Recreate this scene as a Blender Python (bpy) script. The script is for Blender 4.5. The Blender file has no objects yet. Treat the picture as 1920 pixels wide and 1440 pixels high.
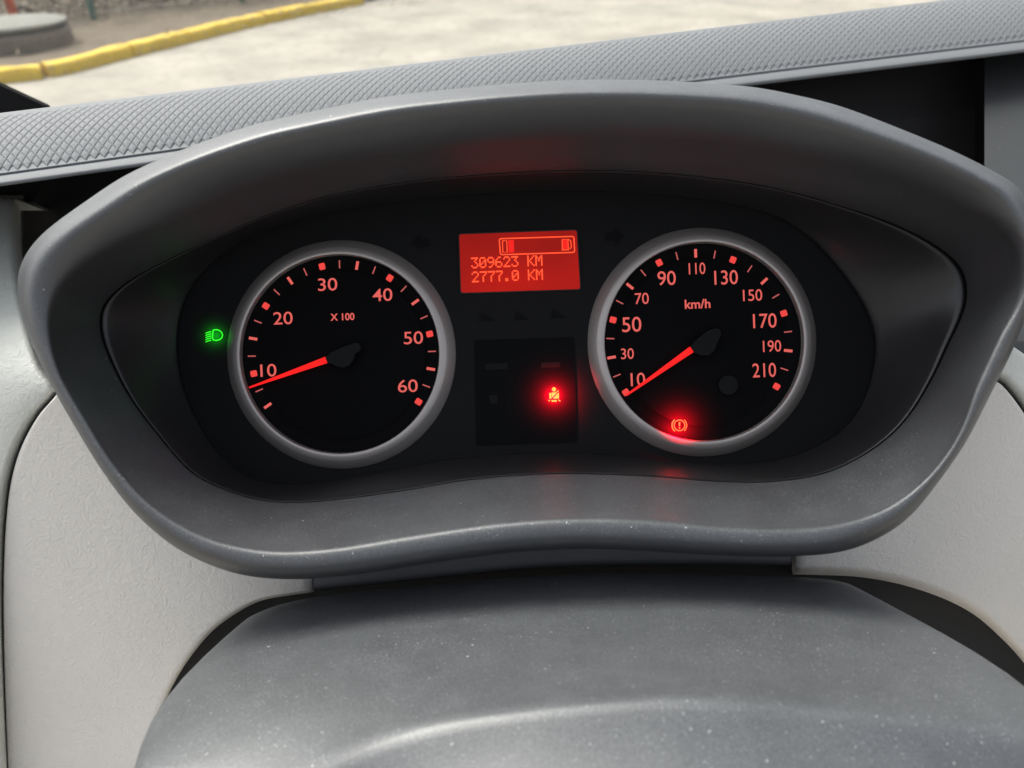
import bpy, math, random
from mathutils import Vector, Matrix
random.seed(7)
R_ = math.radians
S = bpy.context.scene
COL = S.collection

# ------------------------------------------------------------------ camera
PITCH, ROLL, FPX = R_(33.0), R_(1.6), 1477.0
CAM = Vector((0.0, 0.0, 1.55))
Xw = Vector((1, 0, 0))
FW = Vector((0, math.cos(PITCH), -math.sin(PITCH)))
Uw = Vector((0, math.sin(PITCH), math.cos(PITCH)))
RT = Xw * math.cos(ROLL) - Uw * math.sin(ROLL)
UP = Xw * math.sin(ROLL) + Uw * math.cos(ROLL)
cam = bpy.data.cameras.new('camera')
cam.sensor_width = 36.0
cam.lens = 36.0 * FPX / 1920.0
cam.clip_start = 0.01
cam.clip_end = 500.0
cam.dof.use_dof = True
cam.dof.focus_distance = 0.36
cam.dof.aperture_fstop = 11.0
camo = bpy.data.objects.new('camera', cam)
COL.objects.link(camo)
m = Matrix((RT, UP, -FW)).transposed().to_4x4()
m.translation = CAM
camo.matrix_world = m
S.camera = camo

# ------------------------------------------------------------------ light
SUN_EL, SUN_AZ = R_(58), R_(314)          # azimuth measured clockwise from +Y
world = bpy.data.worlds.new('World')
S.world = world
world.use_nodes = True
nt = world.node_tree
nt.nodes.clear()
sky = nt.nodes.new('ShaderNodeTexSky')
sky.sky_type = 'NISHITA'
sky.sun_disc = False
sky.sun_elevation = SUN_EL
sky.sun_rotation = SUN_AZ
sky.air_density = 1.0
sky.dust_density = 6.0
sky.ozone_density = 1.0
hs = nt.nodes.new('ShaderNodeHueSaturation')
hs.inputs['Saturation'].default_value = 0.35
bg = nt.nodes.new('ShaderNodeBackground')
bg.inputs['Strength'].default_value = 0.125
wo = nt.nodes.new('ShaderNodeOutputWorld')
nt.links.new(sky.outputs[0], hs.inputs['Color'])
nt.links.new(hs.outputs[0], bg.inputs['Color'])
nt.links.new(bg.outputs[0], wo.inputs['Surface'])
sun = bpy.data.lights.new('sun', 'SUN')
sun.energy = 1.5
sun.angle = R_(35)
sun.color = (1.0, 0.96, 0.9)
suno = bpy.data.objects.new('sun', sun)
COL.objects.link(suno)
sd = Vector((math.sin(SUN_AZ) * math.cos(SUN_EL), math.cos(SUN_AZ) * math.cos(SUN_EL), math.sin(SUN_EL)))
suno.rotation_euler = (-sd).to_track_quat('-Z', 'Y').to_euler()
suno.location = (0, 0, 6)
S.view_settings.view_transform = 'Standard'
S.view_settings.look = 'None'
EXPO = 1.3
S.view_settings.exposure = EXPO
S.view_settings.gamma = 1.0
S.view_settings.use_curve_mapping = False
S.render.engine = 'CYCLES'
S.cycles.use_denoising = True
S.cycles.max_bounces = 8

# ------------------------------------------------------------------ helpers
def P(px, py, d):
    """point seen at photograph pixel (px, py), d metres along the view axis"""
    return CAM + d * (RT * ((px - 960.0) / FPX) + UP * ((720.0 - py) / FPX) + FW)

def G(px, py, z=0.0):
    """point of the level z under photograph pixel (px, py)"""
    v = RT * ((px - 960.0) / FPX) + UP * ((720.0 - py) / FPX) + FW
    return CAM + v * ((z - CAM.z) / v.z)

def tag(o, label=None, cat=None, group=None, kind=None):
    for k, v in (('label', label), ('category', cat), ('group', group), ('kind', kind)):
        if v:
            o[k] = v
    return o

def empty(name, loc, label, cat, group=None):
    o = bpy.data.objects.new(name, None)
    o.empty_display_size = 0.02
    o.location = loc
    COL.objects.link(o)
    return tag(o, label, cat, group)

def wloc(o):
    v = Vector(o.location)
    while o.parent:
        o = o.parent
        v += Vector(o.location)
    return v

def mesh(name, verts, faces, mat, parent=None, smooth=True, sub=0, origin=None, thick=0.0, bevel=0.0):
    """one mesh object from world-space points"""
    if parent is not None and origin is None:
        origin = wloc(parent)
    if origin is None:
        origin = sum((Vector(v) for v in verts), Vector()) / len(verts)
    me = bpy.data.meshes.new(name)
    me.from_pydata([tuple(Vector(v) - origin) for v in verts], [], faces)
    me.validate()
    me.materials.append(mat)
    if smooth:
        for p in me.polygons:
            p.use_smooth = True
    o = bpy.data.objects.new(name, me)
    COL.objects.link(o)
    if parent is not None:
        o.parent = parent
        o.location = origin - wloc(parent)
    else:
        o.location = origin
    if thick:
        sm = o.modifiers.new('thickness', 'SOLIDIFY')
        sm.thickness = thick
        sm.offset = 0
    if bevel:
        b = o.modifiers.new('bevel', 'BEVEL')
        b.width = bevel
        b.segments = 2
        b.limit_method = 'ANGLE'
    if sub:
        s_ = o.modifiers.new('subdivision', 'SUBSURF')
        s_.levels = sub
        s_.render_levels = sub
    return o

def grid_faces(nr, nc, close=False):
    f = []
    for r in range(nr - 1):
        for c in range(nc if close else nc - 1):
            c2 = (c + 1) % nc
            f.append((r * nc + c, r * nc + c2, (r + 1) * nc + c2, (r + 1) * nc + c))
    return f

def catmull(pts, closed, n=12):
    out = []
    L = len(pts)
    rng = range(L if closed else L - 1)
    for i in rng:
        if closed:
            p0, p1, p2, p3 = pts[i - 1], pts[i], pts[(i + 1) % L], pts[(i + 2) % L]
        else:
            p1, p2 = pts[i], pts[i + 1]
            p0 = pts[i - 1] if i > 0 else tuple(2 * a - b for a, b in zip(p1, p2))
            p3 = pts[i + 2] if i + 2 < L else tuple(2 * a - b for a, b in zip(p2, p1))
        # centripetal
        def tj(t, a, b):
            return t + max(1e-6, math.dist(a, b)) ** 0.5
        t0 = 0.0
        t1 = tj(t0, p0, p1); t2 = tj(t1, p1, p2); t3 = tj(t2, p2, p3)
        for k in range(n):
            t = t1 + (t2 - t1) * k / n
            def lp(a, b, ta, tb):
                w = (t - ta) / (tb - ta)
                return tuple(x + (y - x) * w for x, y in zip(a, b))
            A1, A2, A3 = lp(p0, p1, t0, t1), lp(p1, p2, t1, t2), lp(p2, p3, t2, t3)
            B1_, B2_ = lp(A1, A2, t0, t2), lp(A2, A3, t1, t3)
            out.append(lp(B1_, B2_, t1, t2))
    if not closed:
        out.append(tuple(pts[-1]))
    return out

def arc_sample(pts, n, closed=False):
    """n points evenly along a polyline"""
    pts = list(pts) + ([pts[0]] if closed else [])
    cum = [0.0]
    for a, b in zip(pts, pts[1:]):
        cum.append(cum[-1] + math.dist(a, b))
    T = cum[-1]
    out, j = [], 0
    for i in range(n):
        t = T * i / (n if closed else n - 1)
        while j < len(cum) - 2 and cum[j + 1] < t:
            j += 1
        w = (t - cum[j]) / max(1e-9, cum[j + 1] - cum[j])
        out.append(tuple(x + (y - x) * w for x, y in zip(pts[j], pts[j + 1])))
    return out

CX, CY = 985.0, 640.0
def polar(pts, n):
    """closed outline -> n points at even angles about the cluster's centre"""
    d = catmull(pts, True, 14)
    a = sorted(((math.atan2(-(y - CY), x - CX)) % (2 * math.pi), math.hypot(x - CX, y - CY)) for x, y in d)
    a = [(a[-1][0] - 2 * math.pi, a[-1][1])] + a + [(a[0][0] + 2 * math.pi, a[0][1])]
    out, j = [], 0
    for i in range(n):
        th = 2 * math.pi * i / n
        while a[j + 1][0] < th:
            j += 1
        w = (th - a[j][0]) / max(1e-9, a[j + 1][0] - a[j][0])
        r = a[j][1] + (a[j + 1][1] - a[j][1]) * w
        out.append((CX + r * math.cos(th), CY - r * math.sin(th)))
    return out

def lerp2(a, b, w):
    return (a[0] + (b[0] - a[0]) * w, a[1] + (b[1] - a[1]) * w)

# ------------------------------------------------------------------ materials
def new_mat(name):
    mt = bpy.data.materials.new(name)
    mt.use_nodes = True
    return mt, mt.node_tree, mt.node_tree.nodes['Principled BSDF']

def nz(n, typ, **kw):
    x = n.nodes.new(typ)
    for k, v in kw.items():
        if k in x.inputs:
            x.inputs[k].default_value = v
        else:
            setattr(x, k, v)
    return x

def ramp(n, src, a, b):
    r = n.nodes.new('ShaderNodeMapRange')
    r.inputs['From Min'].default_value = a
    r.inputs['From Max'].default_value = b
    n.links.new(src, r.inputs['Value'])
    return r.outputs[0]

def mixc(n, fac, a, b):
    x = n.nodes.new('ShaderNodeMix')
    x.data_type = 'RGBA'
    if isinstance(fac, float):
        x.inputs[0].default_value = fac
    else:
        n.links.new(fac, x.inputs[0])
    for s, v in ((6, a), (7, b)):
        if isinstance(v, tuple):
            x.inputs[s].default_value = (*v, 1)
        else:
            n.links.new(v, x.inputs[s])
    return x.outputs[2]

def mul(n, a, b, op='MULTIPLY'):
    x = n.nodes.new('ShaderNodeMath')
    x.operation = op
    for i, v in enumerate((a, b)):
        if isinstance(v, (int, float)):
            x.inputs[i].default_value = v
        else:
            n.links.new(v, x.inputs[i])
    return x.outputs[0]

def plastic(name, col, rough=0.5, grain=900.0, bump=0.15, dust=0.0, speck=0.0, spec=0.5, mottle=0.0, fine=0.0, dustcol=(0.36, 0.36, 0.35)):
    mt, n, b = new_mat(name)
    tc = nz(n, 'ShaderNodeTexCoord')
    g = nz(n, 'ShaderNodeTexNoise', Scale=grain, Detail=3.0)
    n.links.new(tc.outputs['Object'], g.inputs['Vector'])
    bp = nz(n, 'ShaderNodeBump', Strength=bump, Distance=0.0006)
    n.links.new(g.outputs['Fac'], bp.inputs['Height'])
    n.links.new(bp.outputs[0], b.inputs['Normal'])
    c = nz(n, 'ShaderNodeRGB')
    c.outputs[0].default_value = (*col, 1)
    cc = c.outputs[0]
    if mottle:
        k = nz(n, 'ShaderNodeTexNoise', Scale=18.0, Detail=4.0)
        n.links.new(tc.outputs['Object'], k.inputs['Vector'])
        cc = mixc(n, mul(n, ramp(n, k.outputs['Fac'], 0.35, 0.7), mottle), cc, tuple(min(1, x * 1.7) for x in col))
    if dust or speck:
        geo = nz(n, 'ShaderNodeNewGeometry')
        sx = nz(n, 'ShaderNodeSeparateXYZ')
        n.links.new(geo.outputs['Normal'], sx.inputs[0])
        upf = ramp(n, sx.outputs['Z'], 0.1, 0.75)
        if dust:
            f1 = nz(n, 'ShaderNodeTexNoise', Scale=60.0, Detail=5.0, Roughness=0.65)
            n.links.new(tc.outputs['Object'], f1.inputs['Vector'])
            f2 = nz(n, 'ShaderNodeTexNoise', Scale=1500.0, Detail=2.0)
            n.links.new(tc.outputs['Object'], f2.inputs['Vector'])
            d = mul(n, mul(n, ramp(n, f1.outputs['Fac'], 0.0, 0.8), ramp(n, f2.outputs['Fac'], 0.25, 0.85)), dust)
            cc = mixc(n, mul(n, d, upf), cc, dustcol)
        if speck:
            v = nz(n, 'ShaderNodeTexVoronoi', Scale=560.0)
            wv = nz(n, 'ShaderNodeTexNoise', Scale=700.0, Detail=1.0)
            n.links.new(tc.outputs['Object'], wv.inputs['Vector'])
            va = nz(n, 'ShaderNodeVectorMath', operation='MULTIPLY_ADD')
            va.inputs[1].default_value = (0.0022, 0.0022, 0.0022)
            n.links.new(wv.outputs['Color'], va.inputs[0])
            n.links.new(tc.outputs['Object'], va.inputs[2])
            n.links.new(va.outputs[0], v.inputs['Vector'])
            sc = nz(n, 'ShaderNodeSeparateColor')
            n.links.new(v.outputs['Color'], sc.inputs[0])
            # every cell carries a fleck of its own size; most carry none
            size = ramp(n, sc.outputs[0], 1.0 - speck, 1.0)
            size = mul(n, mul(n, size, 0.6, 'POWER'), 0.14)
            hit = mul(n, v.outputs['Distance'], size, 'LESS_THAN')
            hit = mul(n, hit, ramp(n, sc.outputs[1], 0.0, 0.8))
            cc = mixc(n, mul(n, hit, ramp(n, sx.outputs['Z'], -0.2, 0.3)), cc, (0.5, 0.5, 0.49))
        if fine:
            v2 = nz(n, 'ShaderNodeTexVoronoi', Scale=1500.0)
            n.links.new(va.outputs[0], v2.inputs['Vector'])
            s2 = nz(n, 'ShaderNodeSeparateColor')
            n.links.new(v2.outputs['Color'], s2.inputs[0])
            h2 = mul(n, v2.outputs['Distance'], mul(n, ramp(n, s2.outputs[0], 0.5, 1.0), 0.34), 'LESS_THAN')
            pt = nz(n, 'ShaderNodeTexNoise', Scale=35.0, Detail=4.0)
            n.links.new(tc.outputs['Object'], pt.inputs['Vector'])
            h2 = mul(n, mul(n, h2, ramp(n, pt.outputs['Fac'], 0.15, 0.7)), mul(n, s2.outputs[1], fine))
            cc = mixc(n, mul(n, h2, upf), cc, (0.34, 0.345, 0.35))
        rn = nz(n, 'ShaderNodeTexNoise', Scale=45.0, Detail=5.0, Roughness=0.7)
        n.links.new(tc.outputs['Object'], rn.inputs['Vector'])
        mr = nz(n, 'ShaderNodeMapRange')
        mr.inputs['From Min'].default_value = 0.3; mr.inputs['From Max'].default_value = 0.7
        mr.inputs['To Min'].default_value = rough - 0.03; mr.inputs['To Max'].default_value = rough + 0.04
        n.links.new(rn.outputs['Fac'], mr.inputs['Value'])
        n.links.new(mr.outputs[0], b.inputs['Roughness'])
    n.links.new(cc, b.inputs['Base Color'])
    b.inputs['Roughness'].default_value = rough
    b.inputs['Specular IOR Level'].default_value = spec
    return mt

def leathery(name, col):
    mt, n, b = new_mat(name)
    tc = nz(n, 'ShaderNodeTexCoord')
    w = nz(n, 'ShaderNodeTexNoise', Scale=160.0, Detail=2.0)
    n.links.new(tc.outputs['Object'], w.inputs['Vector'])
    va = nz(n, 'ShaderNodeVectorMath', operation='MULTIPLY_ADD')
    va.inputs[1].default_value = (0.012, 0.012, 0.012)
    n.links.new(w.outputs['Color'], va.inputs[0])
    n.links.new(tc.outputs['Object'], va.inputs[2])
    g1 = nz(n, 'ShaderNodeTexNoise', Scale=420.0, Detail=4.0, Roughness=0.6)
    n.links.new(va.outputs[0], g1.inputs['Vector'])
    g2 = nz(n, 'ShaderNodeTexVoronoi', Scale=150.0, feature='DISTANCE_TO_EDGE')
    n.links.new(va.outputs[0], g2.inputs['Vector'])
    wr = mul(n, ramp(n, g2.outputs['Distance'], 0.0, 0.25), 0.14)
    k = nz(n, 'ShaderNodeTexNoise', Scale=22.0, Detail=3.0)
    n.links.new(tc.outputs['Object'], k.inputs['Vector'])
    wr = mul(n, wr, ramp(n, k.outputs['Fac'], 0.45, 0.7))
    h = mul(n, mul(n, g1.outputs['Fac'], 0.8), wr, 'ADD')
    bp = nz(n, 'ShaderNodeBump', Strength=0.6, Distance=0.0012)
    n.links.new(h, bp.inputs['Height'])
    n.links.new(bp.outputs[0], b.inputs['Normal'])
    k2 = nz(n, 'ShaderNodeTexNoise', Scale=9.0, Detail=4.0)
    n.links.new(tc.outputs['Object'], k2.inputs['Vector'])
    cc = mixc(n, ramp(n, k2.outputs['Fac'], 0.3, 0.7), col, tuple(x * 0.9 for x in col))
    n.links.new(cc, b.inputs['Base Color'])
    b.inputs['Roughness'].default_value = 0.5
    return mt

def glow(name, col, s=1.0, base=(0.02, 0.02, 0.02)):
    mt, n, b = new_mat(name)
    b.inputs['Base Color'].default_value = (*base, 1)
    b.inputs['Roughness'].default_value = 0.6
    b.inputs['Specular IOR Level'].default_value = 0.1
    b.inputs['Emission Color'].default_value = (*col, 1)
    b.inputs['Emission Strength'].default_value = s * 2.0 ** -EXPO
    return mt

M = {}
M['hood'] = plastic('hood_plastic', (0.038, 0.040, 0.044), 0.44, 1400.0, 0.09, dust=0.5, speck=0.2, fine=0.8, spec=0.7, dustcol=(0.22, 0.235, 0.25))
M['column'] = plastic('column_plastic', (0.046, 0.049, 0.053), 0.42, 1100.0, 0.09, spec=0.7, dust=0.45, speck=0.36, fine=1.0, mottle=0.0, dustcol=(0.24, 0.255, 0.265))
M['trim'] = plastic('trim_plastic', (0.06, 0.06, 0.063), 0.5, 1200.0, 0.15, speck=0.03)
M['pad'] = plastic('dash_pad', (0.165, 0.172, 0.180), 0.62, 1200.0, 0.06, speck=0.02, spec=0.22)
M['dark'] = plastic('dark_plastic', (0.02, 0.02, 0.021), 0.6, 900.0, 0.1, spec=0.3)
M['recess'] = plastic('recess_plastic', (0.022, 0.021, 0.022), 0.55, 900.0, 0.12, speck=0.015)
M['gap_shade'] = plastic('gap_shade_black', (0.026, 0.0265, 0.028), 0.8, 900.0, 0.1, spec=0.1)  # shade of the column gap put into the colour; end bracket shares it
M['sidegrey'] = plastic('side_grey_plastic', (0.028, 0.030, 0.032), 0.5, 900.0, 0.12, speck=0.03)
M['fascia'] = leathery('fascia_light_grey', (0.64, 0.62, 0.585))
M['fascia_outer'] = leathery('fascia_green_grey', (0.58, 0.595, 0.555))
M['mask'] = plastic('mask_plastic', (0.020, 0.020, 0.0215), 0.36, 1400.0, 0.05)
M['plate'] = plastic('face_plate', (0.009, 0.009, 0.0095), 0.6, 1400.0, 0.05, spec=0.08)
M['black'] = plastic('black_window', (0.003, 0.003, 0.0035), 0.4, 1400.0, 0.0, spec=0.05)
M['dial'] = plastic('dial_black', (0.0042, 0.0042, 0.0046), 0.6, 1400.0, 0.03, spec=0.03)
M['arrow'] = plastic('unlit_print', (0.0052, 0.0052, 0.0056), 0.6, 1400.0, 0.03, spec=0.06)
M['hub'] = plastic('hub_plastic', (0.0045, 0.0048, 0.0048), 0.5, 900.0, 0.02, spec=0.12)
mt, n_, b_ = new_mat('silver_ring')
b_.inputs['Base Color'].default_value = (0.40, 0.365, 0.345, 1)
b_.inputs['Metallic'].default_value = 0.6
b_.inputs['Roughness'].default_value = 0.42
M['silver'] = mt
M['print'] = glow('dial_print', (0.80, 0.125, 0.105), 0.95)
M['square'] = glow('dial_squares', (0.90, 0.06, 0.05), 0.95)
M['thin'] = glow('dial_thin_print', (0.62, 0.12, 0.11), 0.8)
M['needle'] = glow('needle_red', (1.0, 0.008, 0.006), 1.05)
M['screen'] = glow('screen_red', (0.27, 0.006, 0.005), 1.0, (0.004, 0.002, 0.002))
n_ = M['screen'].node_tree
tc_ = nz(n_, 'ShaderNodeTexCoord')
k_ = nz(n_, 'ShaderNodeTexNoise', Scale=26.0, Detail=1.0)
n_.links.new(tc_.outputs['Object'], k_.inputs['Vector'])
n_.links.new(mixc(n_, ramp(n_, k_.outputs['Fac'], 0.3, 0.7), (0.27, 0.007, 0.005), (0.50, 0.010, 0.005)), n_.nodes['Principled BSDF'].inputs['Emission Color'])
M['dots'] = glow('screen_dots', (1.0, 0.075, 0.022), 1.5)
M['bar'] = glow('screen_bar', (1.0, 0.012, 0.008), 0.95)
M['green'] = glow('telltale_green', (0.03, 0.75, 0.02), 1.3)
M['amber'] = glow('telltale_amber', (1.0, 0.33, 0.03), 2.2)
M['brake'] = glow('telltale_brake', (1.0, 0.16, 0.03), 2.2)

# ================================================================== the binnacle
OUT = [(1948, 480), (1936, 400), (1912, 350), (1875, 326), (1800, 287), (1687, 239), (1575, 197), (1500, 178), (1417, 162), (1312, 153), (1200, 148), (1080, 148),
       (960, 155), (840, 166), (720, 180), (562, 212), (469, 234), (375, 266), (300, 296), (225, 332), (158, 377), (106, 414), (69, 446), (40, 488), (31, 527),
       (40, 593), (69, 667), (106, 741), (143, 805), (195, 889), (253, 963), (327, 1026), (401, 1063), (465, 1081), (550, 1087), (660, 1079), (780, 1061),
       (880, 1046), (995, 1034), (1110, 1030), (1210, 1034), (1310, 1040), (1400, 1044), (1490, 1044), (1585, 1034), (1651, 1008), (1704, 971), (1767, 894),
       (1810, 831), (1862, 731), (1899, 657), (1925, 590)]
RIM = [(1912, 520), (1901, 469), (1875, 435), (1819, 397), (1744, 362), (1669, 334), (1575, 308), (1462, 284), (1350, 266), (1200, 258), (1050, 258), (900, 268),
       (720, 292), (562, 322), (450, 355), (380, 385), (290, 428), (200, 470), (148, 504), (111, 546), (97, 590), (98, 640), (116, 704), (158, 778), (211, 863),
       (264, 926), (327, 974), (396, 1008), (465, 1025), (525, 1031), (625, 1025), (750, 1005), (875, 986), (960, 976), (1085, 969), (1210, 972), (1335, 984),
       (1435, 989), (1535, 985), (1610, 970), (1670, 945), (1736, 894), (1778, 842), (1804, 794), (1825, 731), (1847, 683), (1873, 625), (1900, 572)]
B1 = [(1813, 540), (1800, 499), (1744, 454), (1669, 418), (1600, 394), (1462, 355), (1350, 336), (1200, 322), (1050, 320), (900, 328), (760, 342), (640, 362),
      (562, 382), (480, 412), (396, 450), (317, 486), (253, 520), (211, 551), (190, 580), (187, 610), (195, 646), (238, 736), (296, 815), (364, 889), (433, 922),
      (490, 938), (560, 942), (661, 933), (780, 916), (860, 902), (960, 892), (1060, 888), (1200, 892), (1350, 903), (1450, 903), (1550, 886), (1640, 840),
      (1700, 785), (1751, 704), (1778, 646), (1799, 604), (1811, 570)]
B2 = [(1641, 640), (1628, 590), (1597, 536), (1556, 484), (1519, 446), (1462, 409), (1387, 386), (1294, 370), (1200, 362), (1050, 358), (900, 363), (760, 376),
      (640, 394), (540, 418), (450, 455), (390, 500), (350, 555), (333, 620), (337, 700), (360, 770), (405, 845), (460, 892), (520, 908), (600, 905), (700, 888),
      (820, 866), (920, 855), (1028, 850), (1160, 855), (1290, 868), (1400, 870), (1480, 858), (1535, 836), (1572, 812), (1604, 778), (1630, 722)]
NA = 260
pO, pR, p1, p2 = (polar(c, NA) for c in (OUT, RIM, B1, B2))
TH = [2 * math.pi * i / NA for i in range(NA)]

def topness(th):
    return max(0.0, math.sin(th))

def ring_pts(a, b, w, d, dfun=None):
    out = []
    for i in range(NA):
        ww = w(TH[i]) if callable(w) else w
        dd = d(TH[i]) if callable(d) else d
        x, y = lerp2(a[i], b[i], ww)
        out.append(P(x, y, dd))
    return out

C0 = [(CX, CY)] * NA
def T_(th):
    """1 along the top of the hood, 0 along the bottom"""
    w = min(1.0, max(0.0, (math.sin(th) + 0.05) / 0.5))
    return w * w * (3 - 2 * w)
def bt(bot, top):
    return lambda th: bot + (top - bot) * T_(th)
rows = [
    ring_pts(pO, C0, 0.085, 0.372),
    ring_pts(pO, C0, 0.05, 0.335),
    ring_pts(pO, pR, 0.02, bt(0.304, 0.312)),
    ring_pts(pO, pR, 0.0, bt(0.2955, 0.300)),
    ring_pts(pO, pR, bt(0.07, 0.08), bt(0.2885, 0.2890)),
    ring_pts(pO, pR, bt(0.17, 0.16), bt(0.2845, 0.2822)),
    ring_pts(pO, pR, bt(0.30, 0.22), bt(0.2828, 0.2797)),
    ring_pts(pO, pR, bt(0.45, 0.30), bt(0.2822, 0.2790)),
    ring_pts(pO, pR, 0.70, bt(0.2822, 0.2862)),
    ring_pts(pO, pR, bt(0.91, 0.90), bt(0.2830, 0.2918)),
    ring_pts(pO, pR, 1.0, bt(0.2853, 0.2952)),
    ring_pts(pR, p1, bt(0.07, 0.14), bt(0.2890, 0.2995)),
    ring_pts(pR, p1, 0.4, bt(0.3032, 0.3065)),
    ring_pts(pR, p1, 0.75, 0.315),
    ring_pts(pR, p1, 0.965, 0.3235),
    ring_pts(pR, p1, 1.0, 0.3250),
    ring_pts(pR, p1, 0.985, 0.3275),
    ring_pts(pR, p1, 0.90, 0.336),
]
hood = empty('binnacle_hood', P(985, 1050, 0.31), 'large dark grey moulded hood with rounded rim surrounding the dials', 'instrument hood')
mesh('hood_shell', [v for r in rows for v in r], grid_faces(len(rows), NA, True), M['hood'], hood, sub=1)

# slim trim strip under the hood's lower rim
lo = [(588, 1108), (680, 1099), (780, 1089), (880, 1078), (995, 1067), (1100, 1062), (1200, 1060), (1340, 1059), (1482, 1060)]
lo = arc_sample(catmull(lo, False, 10), 60)
tr = []
for dy, d in ((-46, 0.333), (-16, 0.3325), (-6, 0.3322), (-1, 0.3335), (0, 0.336), (-1, 0.36)):
    tr.append([P(x, y + dy, d) for x, y in lo])
mesh('lower_trim', [v for r in tr for v in r], grid_faces(len(tr), 60), M['trim'], hood, sub=1)

# ================================================================== instrument cluster
FD = 0.362                                    # depth of the face plate
TILT = R_(2.2)
cl = empty('instrument_cluster', P(985, 860, FD), 'black instrument cluster with two silver ringed dials and glowing red figures', 'instrument cluster')
mk = [
    ring_pts(pR, p1, 0.93, 0.3335),
    ring_pts(pR, p1, 0.99, 0.3305),
    ring_pts(p1, p2, 0.02, 0.3285),
    ring_pts(p1, p2, 0.06, 0.3290),
    ring_pts(p1, p2, 0.35, 0.3385),
    ring_pts(p1, p2, 0.7, 0.350),
    ring_pts(p1, p2, 0.95, 0.3578),
    ring_pts(p1, p2, 1.0, 0.3590),
    ring_pts(p1, p2, 1.0, 0.3612),
    ring_pts(p1, p2, 0.97, 0.3650),
]
mesh('surround', [v for r in mk for v in r], grid_faces(len(mk), NA, True), M['mask'], cl, sub=1)
fp = ring_pts(p1, p2, 0.9, FD)
mesh('face_plate', fp + [P(CX, CY, FD)], [(i, (i + 1) % NA, NA) for i in range(NA)], M['plate'], cl, smooth=False)

def flat(name, poly, d, mat, parent, h=0.0):
    """flat piece outlined in photograph pixels at depth d; h gives it thickness towards the viewer"""
    n = len(poly)
    if h:
        v = [P(x, y, d) for x, y in poly] + [P(x, y, d - h) for x, y in poly]
        f = [tuple(range(n, 2 * n))] + [(i, (i + 1) % n, n + (i + 1) % n, n + i) for i in range(n)]
    else:
        v = [P(x, y, d) for x, y in poly]
        f = [tuple(range(n))]
    return mesh(name, v, f, mat, parent, smooth=False)

def multi(name, polys, d, mat, parent):
    v, f = [], []
    for poly in polys:
        k = len(v)
        v += [P(x, y, d) for x, y in poly]
        f.append(tuple(range(k, len(v))))
    return mesh(name, v, f, mat, parent, smooth=False)

def rect(cx, cy, w, h, ang=0.0, r=0.0, n=4):
    """rectangle round (cx, cy), turned ang counter-clockwise, in pixels"""
    pts = []
    if r:
        for sx, sy, a0 in ((1, -1, 0), (-1, -1, 90), (-1, 1, 180), (1, 1, 270)):
            for k in range(n + 1):
                a = R_(a0 + 90 * k / n)
                pts.append((sx * (w / 2 - r) + r * math.cos(a), sy * (h / 2 - r) - r * math.sin(a)))
    else:
        pts = [(w / 2, -h / 2), (-w / 2, -h / 2), (-w / 2, h / 2), (w / 2, h / 2)]
    c, s = math.cos(ang), math.sin(ang)
    return [(cx + x * c + y * s, cy - x * s + y * c) for x, y in pts]

def stroke(pts, w):
    """quads along a polyline"""
    out = []
    L, Rr = [], []
    for i, p in enumerate(pts):
        a = pts[max(0, i - 1)]
        b = pts[min(len(pts) - 1, i + 1)]
        dx, dy = b[0] - a[0], b[1] - a[1]
        l = math.hypot(dx, dy) or 1
        nx, ny = -dy / l * w / 2, dx / l * w / 2
        L.append((p[0] + nx, p[1] + ny))
        Rr.append((p[0] - nx, p[1] - ny))
    for i in range(len(pts) - 1):
        out.append([L[i], L[i + 1], Rr[i + 1], Rr[i]])
    return out

def arc(cx, cy, r, a0, a1, n=20):
    return [(cx + r * math.cos(R_(a0 + (a1 - a0) * k / n)), cy - r * math.sin(R_(a0 + (a1 - a0) * k / n))) for k in range(n + 1)]

_glyph = {}
def glyphs(body, bold=0.0):
    if (body, bold) in _glyph:
        return _glyph[(body, bold)]
    cu = bpy.data.curves.new('lettering', 'FONT')
    cu.body = body
    cu.size = 1.0
    cu.offset = bold
    ob = bpy.data.objects.new('lettering', cu)
    COL.objects.link(ob)
    bpy.context.view_layer.update()
    dg = bpy.context.evaluated_depsgraph_get()
    ev = ob.evaluated_get(dg)
    me = ev.to_mesh()
    v = [(p.co.x, p.co.y) for p in me.vertices]
    f = [tuple(p.vertices) for p in me.polygons]
    ev.to_mesh_clear()
    bpy.data.objects.remove(ob)
    bpy.data.curves.remove(cu)
    x0, x1 = min(p[0] for p in v), max(p[0] for p in v)
    y0, y1 = min(p[1] for p in v), max(p[1] for p in v)
    v = [((x - (x0 + x1) / 2) / (x1 - x0), (y - (y0 + y1) / 2) / (y1 - y0)) for x, y in v]
    _glyph[(body, bold)] = (v, f)
    return v, f

def text(name, body, cx, cy, w, h, d, mat, parent, bold=0.003):
    v, f = glyphs(body, bold)
    c, s = math.cos(TILT), math.sin(TILT)
    pts = []
    for x, y in v:
        X, Y = x * w, y * h
        pts.append(P(cx + X * c - Y * s, cy - X * s - Y * c, d))
    return mesh(name, pts, f, mat, parent, smooth=False)

def lathe(name, cx, cy, prof, mat, parent, n=96, sub=0):
    """ring about the pixel (cx, cy): profile of (radius px, depth)"""
    k = FD / FPX
    c3 = P(cx, cy, FD)
    v = []
    for r, d in prof:
        for i in range(n):
            a = 2 * math.pi * i / n
            v.append(c3 + RT * (r * k * math.cos(a)) + UP * (r * k * math.sin(a)) - FW * (FD - d))
    return mesh(name, v, grid_faces(len(prof), n, True), mat, parent, sub=sub)

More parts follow.
